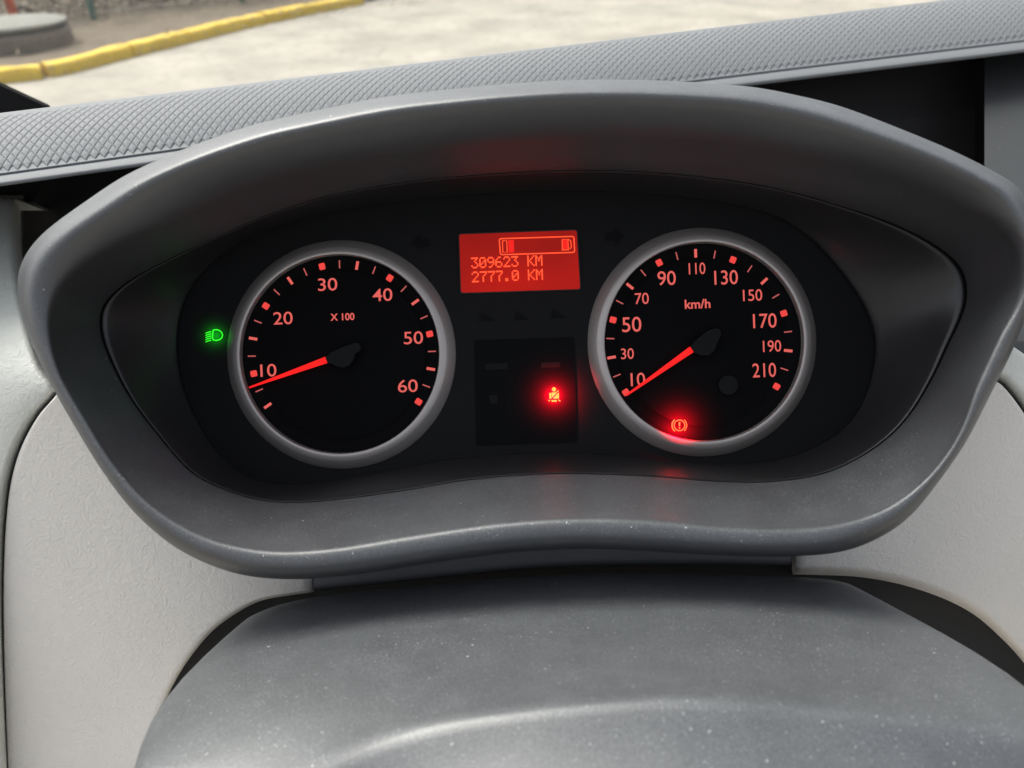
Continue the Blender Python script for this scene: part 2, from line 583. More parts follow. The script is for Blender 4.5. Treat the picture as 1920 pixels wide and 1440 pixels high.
DD = FD - 0.0008                              # printed dial faces
RING = [(184, FD - 0.0004), (184, FD - 0.0040), (184.6, FD - 0.0047), (186.0, FD - 0.0050), (190, FD - 0.0049), (197, FD - 0.0044), (199.5, FD - 0.0039), (213.5, FD - 0.0008), (214.5, FD - 0.0001), (215, FD + 0.0008)]

def dial(label, cx, cy):
    o = bpy.data.objects.new('dial', None)
    o.empty_display_size = 0.01
    COL.objects.link(o)
    o.parent = cl
    o.location = P(cx, cy, FD) - wloc(cl)
    o['label'] = label
    k = [(cx + 186 * math.cos(2 * math.pi * i / 72), cy + 186 * math.sin(2 * math.pi * i / 72)) for i in range(72)]
    flat('dial_face', k, DD, M['dial'], o)
    # slightly raised band that carries the marks
    lathe('mark_band', cx, cy, [(157, DD), (157.6, DD - 0.0004), (184.5, DD - 0.0004)], M['dial'], o)
    lathe('ring', cx, cy, RING, M['silver'], o)
    return o

def tick(o, cx, cy, r, ang, kind):
    x, y = cx + r * math.cos(R_(ang)), cy - r * math.sin(R_(ang))
    w, h, mat = {'square': (12.5, 11.5, M['square']), 'thick': (16, 5.2, M['print']), 'thin': (15, 2.3, M['thin'])}[kind]
    flat('mark', rect(x, y, w, h, R_(ang), 2.2 if kind == 'square' else 0, 2), DD - 0.0006, mat, o)

def needle(o, cx, cy, tip, base, w0, w1, hubpts, hm='hub'):
    flat('hub', hubpts, DD - 0.0012, M[hm], o, 0.0035)
    dx, dy = tip[0] - base[0], tip[1] - base[1]
    l = math.hypot(dx, dy)
    nx, ny = -dy / l, dx / l
    poly = [(base[0] + nx * w0 / 2, base[1] + ny * w0 / 2), (tip[0] + nx * w1 / 2, tip[1] + ny * w1 / 2),
            (tip[0] - nx * w1 / 2, tip[1] - ny * w1 / 2), (base[0] - nx * w0 / 2, base[1] - ny * w0 / 2)]
    flat('needle', poly, DD - 0.0022, M['needle'], o, 0.0014)

# --- rev counter
tcx, tcy = 641.0, 664.5
t = dial('rev counter marked 10 to 60 with its needle just below 10', 640.5, 664.5)
for i in range(23):
    v = 5 + 2.5 * i
    a = 102.7 - (v - 30) * 4.48
    kind = 'square' if v % 10 == 0 else 'thick' if v % 5 == 0 else 'thin'
    tick(t, tcx, tcy, 169.0, a, kind)
Z = lambda x, y: (400 + x / 2.88, 400 + y / 2.88)
for b, x, y, w in (('10', 297, 848, 30), ('20', 376, 566, 36), ('30', 617, 384, 36), ('40', 913, 440, 37), ('50', 1080, 672, 36), ('60', 1050, 932, 37)):
    text('numeral', b, *Z(x, y), w, 23.5, DD - 0.0004, M['print'], t)
text('caption', 'X 100', *Z(697, 559), 45, 13.5, DD - 0.0004, M['print'], t, 0.02)
hp = [Z(*q) for q in ((604, 778), (640, 748), (700, 722), (762, 700), (785, 703), (797, 722), (792, 742), (765, 760), (757, 790), (735, 820), (700, 833), (665, 826), (640, 812), (616, 808))]
needle(t, tcx, tcy, Z(193, 941), Z(611, 791), 12.5, 3.0, hp)

# --- speedometer
scx, scy = 1310.7, 641.3
s = dial('speedometer marked 10 to 210 with its needle at rest', 1316.0, 641.5)
for i in range(21):
    v = 10 + 10 * i
    a = 92.2 - (v - 110) * 1.2225
    kind = 'square' if (v - 10) % 40 == 0 else 'thick' if (v - 10) % 20 == 0 else 'thin'
    tick(s, scx + 1.5 * max(0, math.cos(R_(a))), scy, 166.5, a, kind)
Z2 = lambda x, y: (1060 + x / 2.88, 400 + y / 2.88)
for b, x, y, w, h in (('10', 392, 897, 27, 25), ('30', 335, 758, 24, 20), ('50', 358, 600, 36, 28), ('70', 413, 460, 26, 21), ('90', 547, 350, 34, 26.5),
                      ('110', 711, 298, 31, 21.5), ('130', 868, 346, 44, 26.5), ('150', 1011, 442, 36, 21.5), ('170', 1077, 580, 44, 27),
                      ('190', 1116, 717, 34, 21.5), ('210', 1074, 847, 44, 26.5)):
    text('numeral', b, *Z2(x, y), w, h, DD - 0.0004, M['print'], s)
text('caption', 'km/h', *Z2(714, 489), 48, 17.5, DD - 0.0004, M['print'], s, 0.02)
hp = [Z2(*q) for q in ((676, 720), (700, 690), (760, 640), (810, 620), (835, 628), (842, 650), (825, 690), (805, 740), (775, 765), (735, 768), (694, 752))]
needle(s, scx, scy, Z2(330, 982), Z2(683, 734), 12.5, 3.4, hp, 'plate')
flat('reset_button', arc(1365.6, 722, 18, 0, 350, 35), DD - 0.0002, M['hub'], s, 0.0016)

# --- red display
Q = lambda x, y: (850 + x / 7.68, 420 + y / 7.68)
dsp = bpy.data.objects.new('display', None)
COL.objects.link(dsp)
dsp.parent = cl
dsp.location = P(975, 490, FD) - wloc(cl)
dsp['label'] = 'glowing red odometer display reading 309623 KM'
def rquad(c, r, n=4):
    out = []
    for i in range(4):
        p, a, b = c[i], c[i - 1], c[(i + 1) % 4]
        la, lb = math.dist(p, a), math.dist(p, b)
        A = lerp2(p, a, r / la); B = lerp2(p, b, r / lb)
        for k in range(n + 1):
            w = k / n
            out.append(lerp2(lerp2(A, p, w), lerp2(p, B, w), w))
    return out
scr = rquad([Q(85, 150), Q(1775, 90), Q(1825, 935), Q(112, 990)], 5)
flat('screen', scr, FD - 0.0002, M['screen'], dsp, 0.0016)
frame = rquad([Q(70, 133), Q(1790, 72), Q(1842, 952), Q(97, 1008)], 6)
flat('screen_bezel', frame, FD, M['dark'], dsp, 0.0008)
SD = FD - 0.0020
FONT = {'3': '11111 00010 00100 00010 00001 10001 01110', '0': '01110 10001 10011 10101 11001 10001 01110', '9': '01110 10001 10001 01111 00001 00010 01100',
        '6': '00110 01000 10000 11110 10001 10001 01110', '2': '01110 10001 00001 00010 00100 01000 11111', '7': '11111 00001 00010 00100 00100 00100 00100',
        'K': '10001 10010 10100 11000 10100 10010 10001', 'M': '10001 11011 10101 10101 10001 10001 10001', '.': '00000 00000 00000 00000 00000 01100 01100'}
def dotline(body, x0, y0, name):
    c, sn = math.cos(TILT), math.sin(TILT)
    polys = []
    for i, ch in enumerate(body):
        if ch == ' ':
            continue
        for r, line in enumerate(FONT[ch].split()):
            for q, bit in enumerate(line):
                if bit == '1':
                    X = 15.05 * i + 2.62 * q
                    Y = 2.9 * r
                    polys.append(rect(x0 + X * c + Y * sn, y0 - X * sn + Y * c, 2.75, 2.95, TILT))
    multi(name, polys, SD, M['dots'], dsp)
dotline('309623 KM', 884.5, 484.5, 'odometer_line')
dotline('2777.0 KM', 885.5, 510.8, 'trip_line')
box = rquad([Q(660, 212), Q(1735, 178), Q(1748, 408), Q(678, 442)], 4)
multi('gauge_outline', stroke(box + [box[0]], 2.2), SD, M['dots'], dsp)
b1 = [Q(708, 242), Q(770, 240), Q(775, 408), Q(713, 410), Q(708, 242)]
multi('gauge_segment', stroke(b1, 1.7), SD, M['dots'], dsp)
flat('gauge_segment', [Q(790, 232), Q(870, 229), Q(877, 408), Q(797, 411)], SD, M['bar'], dsp)
pump = [[Q(1570, 225), Q(1648, 222), Q(1655, 362), Q(1577, 365)]]
multi('pump_body', pump, SD, M['bar'], dsp)
multi('pump_outline', stroke([Q(1570, 370), Q(1566, 222), Q(1650, 219), Q(1656, 368)], 1.6) + stroke([Q(1560, 374), Q(1668, 370)], 1.8)
      + stroke([Q(1655, 222), Q(1690, 240), Q(1700, 330), Q(1688, 352), Q(1672, 345)], 1.7), SD - 0.0001, M['dots'], dsp)

# --- black window with the telltales below the display
win = bpy.data.objects.new('telltale_window', None)
COL.objects.link(win)
win.parent = cl
win.location = P(986, 735, FD) - wloc(cl)
flat('window_panel', rquad([(889, 638), (1076, 632), (1083, 828), (893, 835)], 4), FD - 0.0001, M['black'], win, 0.0006)
def ghost(pts, name='unlit_symbol', mat='dark', d=FD - 0.0009, par=win):
    multi(name, pts, d, M[mat], par)
Q3 = lambda x, y: (820 + x / 2.879, 380 + y / 2.879)
ghost([rect(*Q3(318, 884), 42, 11, TILT)], mat='plate')
ghost([rect(*Q3(612, 875), 36, 10, TILT)], mat='plate')
ghost([rect(*Q3(304, 1062), 14, 16, TILT)], mat='plate')

def telltale(name, label, polys, mat, d, c, halo_power, lcol, lift=0.007):
    o = multi(name, polys, d, mat, cl)
    o['label'] = label
    L = bpy.data.lights.new('halo_spot', 'SPOT')  # added spot facing back at the plate, imitates the halo round the symbol
    L.spot_size = R_(150)
    L.spot_blend = 1.0
    L.energy = halo_power
    L.color = lcol
    L.shadow_soft_size = 0.0012
    lo_ = bpy.data.objects.new('halo_spot', L)
    COL.objects.link(lo_)
    lo_.parent = o
    lo_.location = P(c[0], c[1], d) - FW * lift - wloc(o)
    lo_.rotation_euler = FW.to_track_quat('-Z', 'Y').to_euler()
    return o

Z5 = lambda x, y: (980 + x / 5.333, 680 + y / 5.333)
# seat belt symbol
head = arc(*Z5(313, 267), 4.0, 0, 345, 15)
belt = [head,
        [Z5(290, 298), Z5(338, 297), Z5(340, 302), Z5(293, 352)],
        [Z5(265, 305), Z5(287, 300), Z5(287, 360), Z5(268, 360)],
        [Z5(345, 312), Z5(362, 298), Z5(363, 358), Z5(302, 360)],
        [Z5(288, 374), Z5(340, 373), Z5(342, 390), Z5(290, 391)],
        [Z5(256, 378), Z5(268, 370), Z5(278, 376), Z5(264, 388)],
        [Z5(352, 370), Z5(366, 370), Z5(380, 384), Z5(368, 387)]]
belt += stroke([Z5(336, 296), Z5(360, 280)], 1.5)
telltale('seat_belt_telltale', 'lit yellow seat belt symbol glowing red in the black window', belt, M['amber'], FD - 0.0010, Z5(315, 330), 0.16, (1.0, 0.0, 0.012))
# brake symbol
bc = (1274.0, 797.5)
brk = stroke(arc(*bc, 10.0, 0, 360, 30), 1.7)
brk += stroke(arc(*bc, 14.0, 130, 232, 14), 2.0) + stroke(arc(*bc, 13.6, -50, 50, 14), 1.4)
brk += [[(bc[0] - 1.6, bc[1] - 6), (bc[0] + 1.6, bc[1] - 6), (bc[0] + 1.0, bc[1] + 2), (bc[0] - 1.0, bc[1] + 2)], rect(bc[0], bc[1] + 5, 2.4, 2.4)]
telltale('brake_telltale', 'lit red brake warning symbol inside the speedometer', brk, M['brake'], DD - 0.0007, bc, 0.13, (1.0, 0.0, 0.01))
# dipped beam symbol
Z6 = lambda x, y: (250 + x / 9.6, 560 + y / 9.6)
lb = stroke([Z6(1430, 570)] + [Z6(*q) for q in ((1490, 556), (1545, 570), (1590, 605), (1607, 650), (1597, 700), (1560, 735), (1500, 752), (1440, 745), (1425, 700), (1428, 630), (1432, 575))], 2.3)
for k in range(5):
    lb += stroke([Z6(1300, 625 + 39 * k), Z6(1350, 603 + 39 * k), Z6(1402, 592 + 39 * k)], 1.9)
telltale('headlamp_telltale', 'lit green dipped beam symbol left of the rev counter', lb, M['green'], FD - 0.0004, Z6(1450, 660), 0.006, (0.0, 1.0, 0.02), 0.004)
# unlit turn arrows and three unlit marks under the display
for cx, sg in ((790, -1), (1150, 1)):
    cy = 455 if sg < 0 else 444
    ghost([[(cx + sg * 20, cy), (cx + sg * 2, cy - 17), (cx + sg * 2, cy - 8), (cx - sg * 16, cy - 7), (cx - sg * 16, cy + 8), (cx + sg * 2, cy + 8), (cx + sg * 2, cy + 17)]],
          'unlit_arrow', 'arrow', FD - 0.0003, cl)
for k, (x, y) in enumerate(((912, 590), (977, 588), (1046, 585))):
    ghost([[(x - 14, y + 12), (x - 9, y - 6), (x + 16, y + 11)]], 'unlit_symbol', 'arrow', FD - 0.0003, cl)

# ================================================================== steering column cover
def crow(pts, n=48):
    c = catmull(pts, False, 12)
    return arc_sample(c, n)
CR = [
    ([(462, 1158), (500, 1140), (550, 1125), (650, 1110), (800, 1095), (960, 1081), (1160, 1072), (1360, 1075), (1485, 1080), (1560, 1085), (1596, 1094)], 0.3165),
    ([(376, 1231), (420, 1213), (500, 1194), (640, 1170), (800, 1152), (960, 1140), (1160, 1130), (1360, 1130), (1520, 1138), (1640, 1150), (1722, 1160)], 0.290),
    ([(302, 1311), (350, 1297), (450, 1275), (620, 1243), (800, 1220), (960, 1207), (1160, 1196), (1360, 1196), (1540, 1206), (1700, 1218), (1838, 1222)], 0.264),
    ([(262, 1392), (320, 1382), (440, 1360), (620, 1318), (800, 1287), (960, 1271), (1160, 1257), (1360, 1257), (1560, 1270), (1760, 1284), (1948, 1300)], 0.240),
    ([(240, 1480), (300, 1490), (450, 1482), (590, 1436), (690, 1390), (810, 1352), (960, 1328), (1160, 1308), (1310, 1303), (1510, 1320), (1700, 1342), (1900, 1368), (2040, 1395)], 0.2190),
    ([(238, 1540), (310, 1540), (460, 1512), (600, 1450), (695, 1404), (815, 1366), (962, 1342), (1160, 1322), (1310, 1316), (1510, 1333), (1700, 1356), (1900, 1386), (2060, 1420)], 0.2168),
    ([(240, 1600), (320, 1600), (470, 1560), (610, 1490), (705, 1440), (822, 1402), (965, 1378), (1160, 1358), (1310, 1352), (1510, 1368), (1700, 1392), (1900, 1424), (2070, 1470)], 0.2140),
    ([(250, 1700), (330, 1700), (480, 1650), (620, 1560), (720, 1510), (830, 1470), (970, 1440), (1160, 1425), (1310, 1420), (1510, 1432), (1700, 1458), (1900, 1500), (2075, 1560)], 0.2085),
    ([(270, 1800), (350, 1800), (500, 1760), (640, 1660), (740, 1600), (840, 1560), (975, 1530), (1160, 1512), (1310, 1508), (1510, 1520), (1700, 1550), (1900, 1600), (2080, 1680)], 0.2000),
]
NC = 56
crs = []
first = crow(CR[0][0], NC)
def crown(u, d):
    return d + 0.006 * (2 * u - 1) ** 4
def with_ends(row, d, depthlift=0.0):
    out = []
    l, r = row[0], row[-1]
    out.append(P(l[0] + 26, l[1] + 80, d + 0.075))
    out.append(P(l[0] + 4, l[1] + 22, d + 0.028))
    out.append(P(l[0] - 2, l[1] + 7, d + 0.013))
    for i, (x, y) in enumerate(row):
        out.append(P(x, y, crown(i / (NC - 1), d)))
    out.append(P(r[0] + 2, r[1] + 7, d + 0.013))
    out.append(P(r[0] - 4, r[1] + 22, d + 0.028))
    out.append(P(r[0] - 26, r[1] + 80, d + 0.075))
    return out
back = [(x, y + 90) for x, y in first]
crs.append(with_ends(back, 0.375))
crs.append(with_ends([(x, y + 12) for x, y in first], 0.334))
crs.append(with_ends([(x, y + 1.5) for x, y in first], 0.324))
for pts, d in CR:
    crs.append(with_ends(crow(pts, NC), d))
colc = empty('steering_column_cover', P(960, 1440, 0.26), 'dusty grey plastic steering column cover rising towards the viewer', 'column cover')
mesh('upper_shell', [v for r in crs for v in r], grid_faces(len(crs), NC + 6), M['column'], colc, sub=1)

# ================================================================== light fascia panels
fas = empty('dashboard_fascia', P(960, 1440, 0.42), 'pale grey grained dashboard fascia around the steering column opening', 'dashboard fascia')

def pdepth(y):
    return 0.338 + 0.00006 * max(0, y - 700) + 0.00000002 * max(0, y - 900) ** 2

def patch(name, left, right, mat, nr=50, nc=30, ext_r=(), ext_l=(), df=pdepth, corner=None):
    """sheet between two outlines, with edges rolled away: ext gives (dx, dy, depth) steps beyond the outline"""
    A = arc_sample(left, nr)
    B = arc_sample(right, nr)
    rows_ = []
    for a, b in zip(A, B):
        row = [P(a[0] + dx, a[1] + dy, df(a[1]) + dd) for dx, dy, dd in reversed(ext_l)]
        for k in range(nc):
            x, y = lerp2(a, b, k / (nc - 1))
            row.append(P(x, y, df(y)))
        row += [P(b[0] + dx, b[1] + dy, df(b[1]) + dd) for dx, dy, dd in ext_r]
        rows_.append(row)
    return mesh(name, [v for r in rows_ for v in r], grid_faces(len(rows_), len(rows_[0])), mat, fas)

GL = [(118, 728), (102, 748), (78, 775), (55, 812), (36, 855), (22, 910), (14, 980), (10, 1060), (9, 1150), (11, 1260), (15, 1380), (19, 1480), (24, 1600)]
GLs = catmull(GL, False, 8)
hoodL = [(118, 728), (160, 800), (215, 880), (275, 945), (345, 1005), (420, 1043), (500, 1060), (584, 1062)]
opL = [(584, 1106), (540, 1112), (482, 1123), (434, 1148), (394, 1178), (362, 1214), (334, 1254), (304, 1312), (282, 1380), (272, 1440), (268, 1600)]
KL = catmull(hoodL, False, 8) + catmull(opL, False, 8)
patch('inner_panel', GLs, KL, M['fascia'], 140, 30,
      ext_r=((2, 1, 0.0006), (4, 2.5, 0.002), (5.5, 4, 0.005), (5, 4, 0.02), (5, 4, 0.03)),
      ext_l=((-1.5, 0, 0.0006), (-2.5, 0, 0.002), (-2.5, 0, 0.02)))
# outer panel left of the groove
edgeL = [(37, 372), (38, 430), (42, 500), (60, 600), (88, 690), (114, 726)]
outR = catmull(edgeL, False, 6) + GLs
outR = [(x - 3, y) for x, y in outR]
outLft = [(-640 + 0.02 * k, 372 + (1600 - 372) * k / 60) for k in range(61)]
def odepth(y):
    return 0.352 + 0.00004 * max(0, y - 700) + 0.00000002 * max(0, y - 900) ** 2 + 0.0000006 * max(0, 760 - y) ** 2
A = arc_sample(outLft, 90); B = arc_sample(outR, 90)
rows_ = []
for a, b in zip(A, B):
    row = [P(*lerp2(a, (b[0] - 24, b[1]), k / 14), odepth(lerp2(a, b, k / 14)[1]) - 0.012) for k in range(15)]
    for dx, dd in ((-17, -0.0115), (-11, -0.0095), (-5, -0.005), (-1, 0.002), (1, 0.012), (4, 0.04)):
        row.append(P(b[0] + dx, b[1], odepth(b[1]) + dd))
    rows_.append(row)
top = [v - UP * 0.0 + FW * 0.03 for v in rows_[0]]
rows_.insert(0, top)
mesh('outer_panel', [v for r in rows_ for v in r], grid_faces(len(rows_), len(rows_[0])), M['fascia_outer'], fas)
# right inner panel
hoodR = [(1850, 716), (1832, 755), (1780, 850), (1730, 915), (1680, 960), (1620, 1000), (1560, 1018), (1492, 1022)]
opR = [(1492, 1060), (1540, 1061), (1610, 1064), (1660, 1071), (1712, 1083), (1785, 1109), (1837, 1138), (1887, 1182), (1922, 1220), (1977, 1296), (2032, 1400), (2062, 1540)]
KR = catmull(hoodR, False, 8) + catmull(opR, False, 8)
GR = [(1852, 712), (1870, 718), (1890, 738), (1915, 772), (1945, 820), (1980, 890), (2020, 990), (2060, 1120), (2100, 1300), (2140, 1560)]
GRs = catmull(GR, False, 8)
patch('inner_panel', KR, GRs, M['fascia'], 140, 30,
      ext_l=((-1.5, 4, 0.0008), (-4, 9, 0.003), (-6, 14, 0.007), (-7, 17, 0.013), (-7, 17, 0.03)),
      ext_r=((1.5, 0, 0.0006), (2.5, 0, 0.002), (2.5, 0, 0.02)))
# dark sheet added inside the opening, stands in for the shade of the gap
K = catmull(opL, False, 6)[::-1] + lo + catmull(opR, False, 6)
rows_ = [[P(x, y - 6, pdepth(y) + 0.012) for x, y in K], [P(*lerp2((x, y), (960, 1500), 0.06), pdepth(y) + 0.020) for x, y in K], [P(*lerp2((x, y), (960, 1500), 0.3), pdepth(y) + 0.045) for x, y in K]]
mesh('gap_shade_sheet', [v for r in rows_ for v in r], grid_faces(3, len(K)), M['gap_shade'], fas)
# right outer panel: a short band between the groove and the seam above it
seam = [(1880, 640), (1897, 648), (1925, 668), (1960, 700), (2030, 740), (2160, 800), (2380, 950), (2560, 1250), (2620, 1560)]
A = arc_sample(catmull(seam, False, 8), 60); B = arc_sample([(x + 3, y - 2) for x, y in GRs], 60)
rows_ = []
for a, b in zip(A, B):
    row = [P(a[0], a[1] + 0.0, 0.356), P(a[0] + 0.5, a[1] + 1, 0.3455)]
    for k in range(8):
        q = lerp2(a, b, 0.04 + 0.62 * k / 7)
        row.append(P(*q, 0.344))
    for w, dd in ((0.76, 0.3445), (0.86, 0.347), (0.94, 0.352), (1.0, 0.36), (1.02, 0.385)):
        row.append(P(*lerp2(a, b, w), dd))
    rows_.append(row)
mesh('outer_panel', [v for r in rows_ for v in r], grid_faces(len(rows_), len(rows_[0])), M['fascia_outer'], fas)

# ================================================================== dashboard top
dash = empty('dashboard', P(960, 300, 0.52), 'dark grey dashboard top with a diamond embossed padded edge below the windscreen', 'dashboard')
NS, NT = 207, 7
PX0, PXL = -900.0, 3900.0
def pad_depth(x):
    return max(0.355, 0.372 + 0.179 * (x + 150) / 2230)
_xs, _x = [PX0], PX0
while _x < PX0 + PXL:                         # evenly sized lozenges: fewer pixels each where the pad is farther off
    _x += 7.1 / pad_depth(_x)
    _xs.append(_x)
NS = len(_xs) - 1
def pad_x(u):
    k = min(NS - 1, max(0, int(u * NS)))
    return _xs[k] + (_xs[k + 1] - _xs[k]) * (u * NS - k)
def strip(u, v, lift=0.0):
    """u along the pad (0 left, 1 right), v from the far edge (0) to the near edge (1)"""
    x = pad_x(u)
    yt = 211 - 0.1195 * x
    yb = 323 - 0.1305 * x - 6 * math.sin(math.pi * min(1, max(0, x / 1920)))
    dl = pad_depth(x)
    d = dl - 0.034 * v
    y = yt + (yb - yt) * v
    bulge = 0.0045 * (1 - (2 * v - 1) ** 2)
    p = P(x, y, d)
    nrm = (UP * 0.75 - FW * 0.55).normalized()
    return p + nrm * (bulge + lift)
V0, V1 = 0.09, 1.0
verts, faces = [], []
ws, hs_ = 1.0 / NS, (V1 - V0) / NT
H = 0.00028
for j in range(0, 2 * NT - 1):
    vc = V0 + hs_ * 0.5 * (j + 1)
    for i in range(NS):
        uc = ws * (i + 0.5 + 0.5 * (j % 2))
        k = len(verts)
        for sc_, lf in ((1.0, -H), (0.80, 0.0), (0.25, 0.00012)):
            for du, dv in ((-.5, 0), (0, -.5), (.5, 0), (0, .5)):
                verts.append(strip(uc + du * ws * sc_, vc + dv * hs_ * sc_, lf))
        for q in range(4):
            q2 = (q + 1) % 4
            faces.append((k + q, k + q2, k + 4 + q2, k + 4 + q))
            faces.append((k + 4 + q, k + 4 + q2, k + 8 + q2, k + 8 + q))
        faces.append((k + 8, k + 9, k + 10, k + 11))
mesh('embossed_pad', verts, faces, M['pad'], dash, smooth=False)
# smooth border round the embossing, the lip and its underside
us = [i / 120 for i in range(121)]
bl = []
for v, lift in ((-0.22, -0.010), (-0.08, -0.0022), (0.0, -0.0002), (0.05, 0.0001), (V0 + 0.002, -0.0001), (V0 + hs_ * 0.5, -0.0006)):
    bl.append([strip(u, v, lift) for u in us])
deck = lambda u, dy, d: P(pad_x(u), 211 - 0.1195 * pad_x(u) + dy, d)
bl.insert(0, [deck(u, 16, 0.56) for u in us])
bl.insert(0, [deck(u, 26, 0.80) for u in us])
mesh('far_edge', [v for r in bl for v in r], grid_faces(len(bl), 121), M['pad'], dash)
bl = []
def lipp(u, dy, dd):
    x = pad_x(u)
    yb = 323 - 0.1305 * x - 6 * math.sin(math.pi * min(1, max(0, x / 1920)))
    return P(x, yb + dy, pad_depth(x) - 0.034 + dd)
for u_, in [(0,)]:
    pass
rows_ = [[strip(u, 1 - hs_ * 0.5, -0.0006) for u in us], [strip(u, 1.0, -0.0003) for u in us], [lipp(u, 3.0, -0.0006) for u in us],
         [lipp(u, 5.0, 0.0002) for u in us], [lipp(u, 7.0, -0.0006) for u in us], [lipp(u, 18, -0.006) for u in us], [lipp(u, 24, -0.0065) for u in us], [lipp(u, 26.5, -0.004) for u in us],
         [lipp(u, 22, 0.03) for u in us], [lipp(u, 16, 0.07) for u in us]]
mesh('near_lip', [v for r in rows_ for v in r], grid_faces(len(rows_), 121), M['pad'], dash)
# dark wall set back under the lip
def sheet(name, x0, x1, ys, ds, mat, nx=20, tilt=0.0, ends=True):
    rr = []
    for y, d in zip(ys, ds):
        row = []
        for k in range(nx):
            w = k / (nx - 1)
            x = x0 + (x1 - x0) * w
            row.append(P(x, y - 0.12 * (x - x0) * 0, d + tilt * w))
        if ends:
            row.insert(0, P(x0, y, d + 0.04))
            row.append(P(x1, y, d + tilt + 0.04))
        rr.append(row)
    return mesh(name, [v for r in rr for v in r], grid_faces(len(rr), len(rr[0])), mat, dash, smooth=False)
rr = []
for k in range(20):
    x = 43 + (1828 - 43) * k / 19
    yt = 325 - 0.1305 * x
    dd = 0.490 + 0.06 * k / 19
    rr.append([P(x, yt, dd + 0.016), P(x, yt + 120, dd + 0.008), P(x, 500, dd), P(x, 700, dd)])
rr.insert(0, [v + FW * 0.05 for v in rr[0]])
rr.append([v + FW * 0.05 for v in rr[-1]])
mesh('recess_wall', [v for r in rr for v in r], grid_faces(len(rr), 4), M['recess'], dash, smooth=False)
sheet('side_wall', 1846, 3100, (60, 130, 200, 280, 360, 480, 640, 700, 1200), (0.56, 0.53, 0.50, 0.474, 0.45, 0.42, 0.392, 0.39, 0.42), M['sidegrey'])
rr = []
for k in range(2):
    x = -1000 + 4300 * k
    rr.append([P(x, 225 - 0.12 * x, 0.60), P(x, 600, 0.60), P(x, 1000, 0.58), P(x, 1800, 0.52)])
mesh('bulkhead', [v for r in rr for v in r], grid_faces(2, 4), M['dark'], dash, smooth=False)
# clip that hangs in the dark gap at the left end
cp = [(-60, 336), (96, 322), (86, 340), (76, 350), (68, 368), (58, 380), (44, 380), (46, 366), (-60, 366)]
flat('end_bracket', cp, 0.462, M['gap_shade'], dash, 0.006)

# ================================================================== windscreen and its black edge
mt, n, b = new_mat('windscreen_glass')
n.nodes.remove(b)
outn = n.nodes['Material Output']
tr_ = nz(n, 'ShaderNodeBsdfTransparent')
tr_.inputs['Color'].default_value = (0.93, 0.95, 0.93, 1)
gl = nz(n, 'ShaderNodeBsdfGlossy', Roughness=0.02)
fr = nz(n, 'ShaderNodeFresnel', IOR=1.3)
mx = nz(n, 'ShaderNodeMixShader')
n.links.new(fr.outputs[0], mx.inputs[0]); n.links.new(tr_.outputs[0], mx.inputs[1]); n.links.new(gl.outputs[0], mx.inputs[2])
tc = nz(n, 'ShaderNodeTexCoord')
vv = nz(n, 'ShaderNodeTexVoronoi', Scale=70.0)
n.links.new(tc.outputs['Object'], vv.inputs['Vector'])
sc_ = nz(n, 'ShaderNodeSeparateColor')
n.links.new(vv.outputs['Color'], sc_.inputs[0])
hit = mul(n, vv.outputs['Distance'], mul(n, ramp(n, sc_.outputs[0], 0.7, 1.0), 0.07), 'LESS_THAN')
df_ = nz(n, 'ShaderNodeBsdfDiffuse', Color=(0.8, 0.8, 0.78, 1))
mx2 = nz(n, 'ShaderNodeMixShader')
n.links.new(mul(n, mul(n, hit, 0.5), 0.055, 'ADD'), mx2.inputs[0]); n.links.new(mx.outputs[0], mx2.inputs[1]); n.links.new(df_.outputs[0], mx2.inputs[2])
n.links.new(mx2.outputs[0], outn.inputs['Surface'])
M['glass'] = mt
gb = [P(-1000, 365, 0.70), P(3300, -120, 0.90)]
ax = (gb[1] - gb[0]).normalized()
upg = Vector((0, -0.74, 0.67))
rows_ = []
for k in range(9):
    w = k / 8
    rows_.append([gb[0].lerp(gb[1], i / 20) + upg * (1.0 * w) + Vector((0, 0.05 * math.sin(math.pi * i / 20), 0)) - Vector((0, 0.05 * math.sin(math.pi * w), 0)) * 0.3 for i in range(21)])
ws_ = empty('windscreen', gb[0].lerp(gb[1], 0.5), 'clear sloping windscreen with dust specks above the dashboard', 'windscreen')
mesh('glass', [v for r in rows_ for v in r], grid_faces(9, 21), M['glass'], ws_)
# black windscreen pillar foot at the far left
pl = [(-320, 10), (-5, 157), (88, 200), (120, 240), (-60, 260), (-320, 200)]
pv = [P(x, y, 0.60) for x, y in pl] + [P(x - 4, y + 4, 0.57) for x, y in pl]
nn = len(pl)
o = mesh('pillar_foot', pv, [tuple(range(nn)), tuple(range(2 * nn - 1, nn - 1, -1))] + [(i, (i + 1) % nn, nn + (i + 1) % nn, nn + i) for i in range(nn)], M['black'], None, smooth=False, bevel=0.002)
tag(o, 'black windscreen pillar foot at the left end of the dashboard', 'pillar trim')

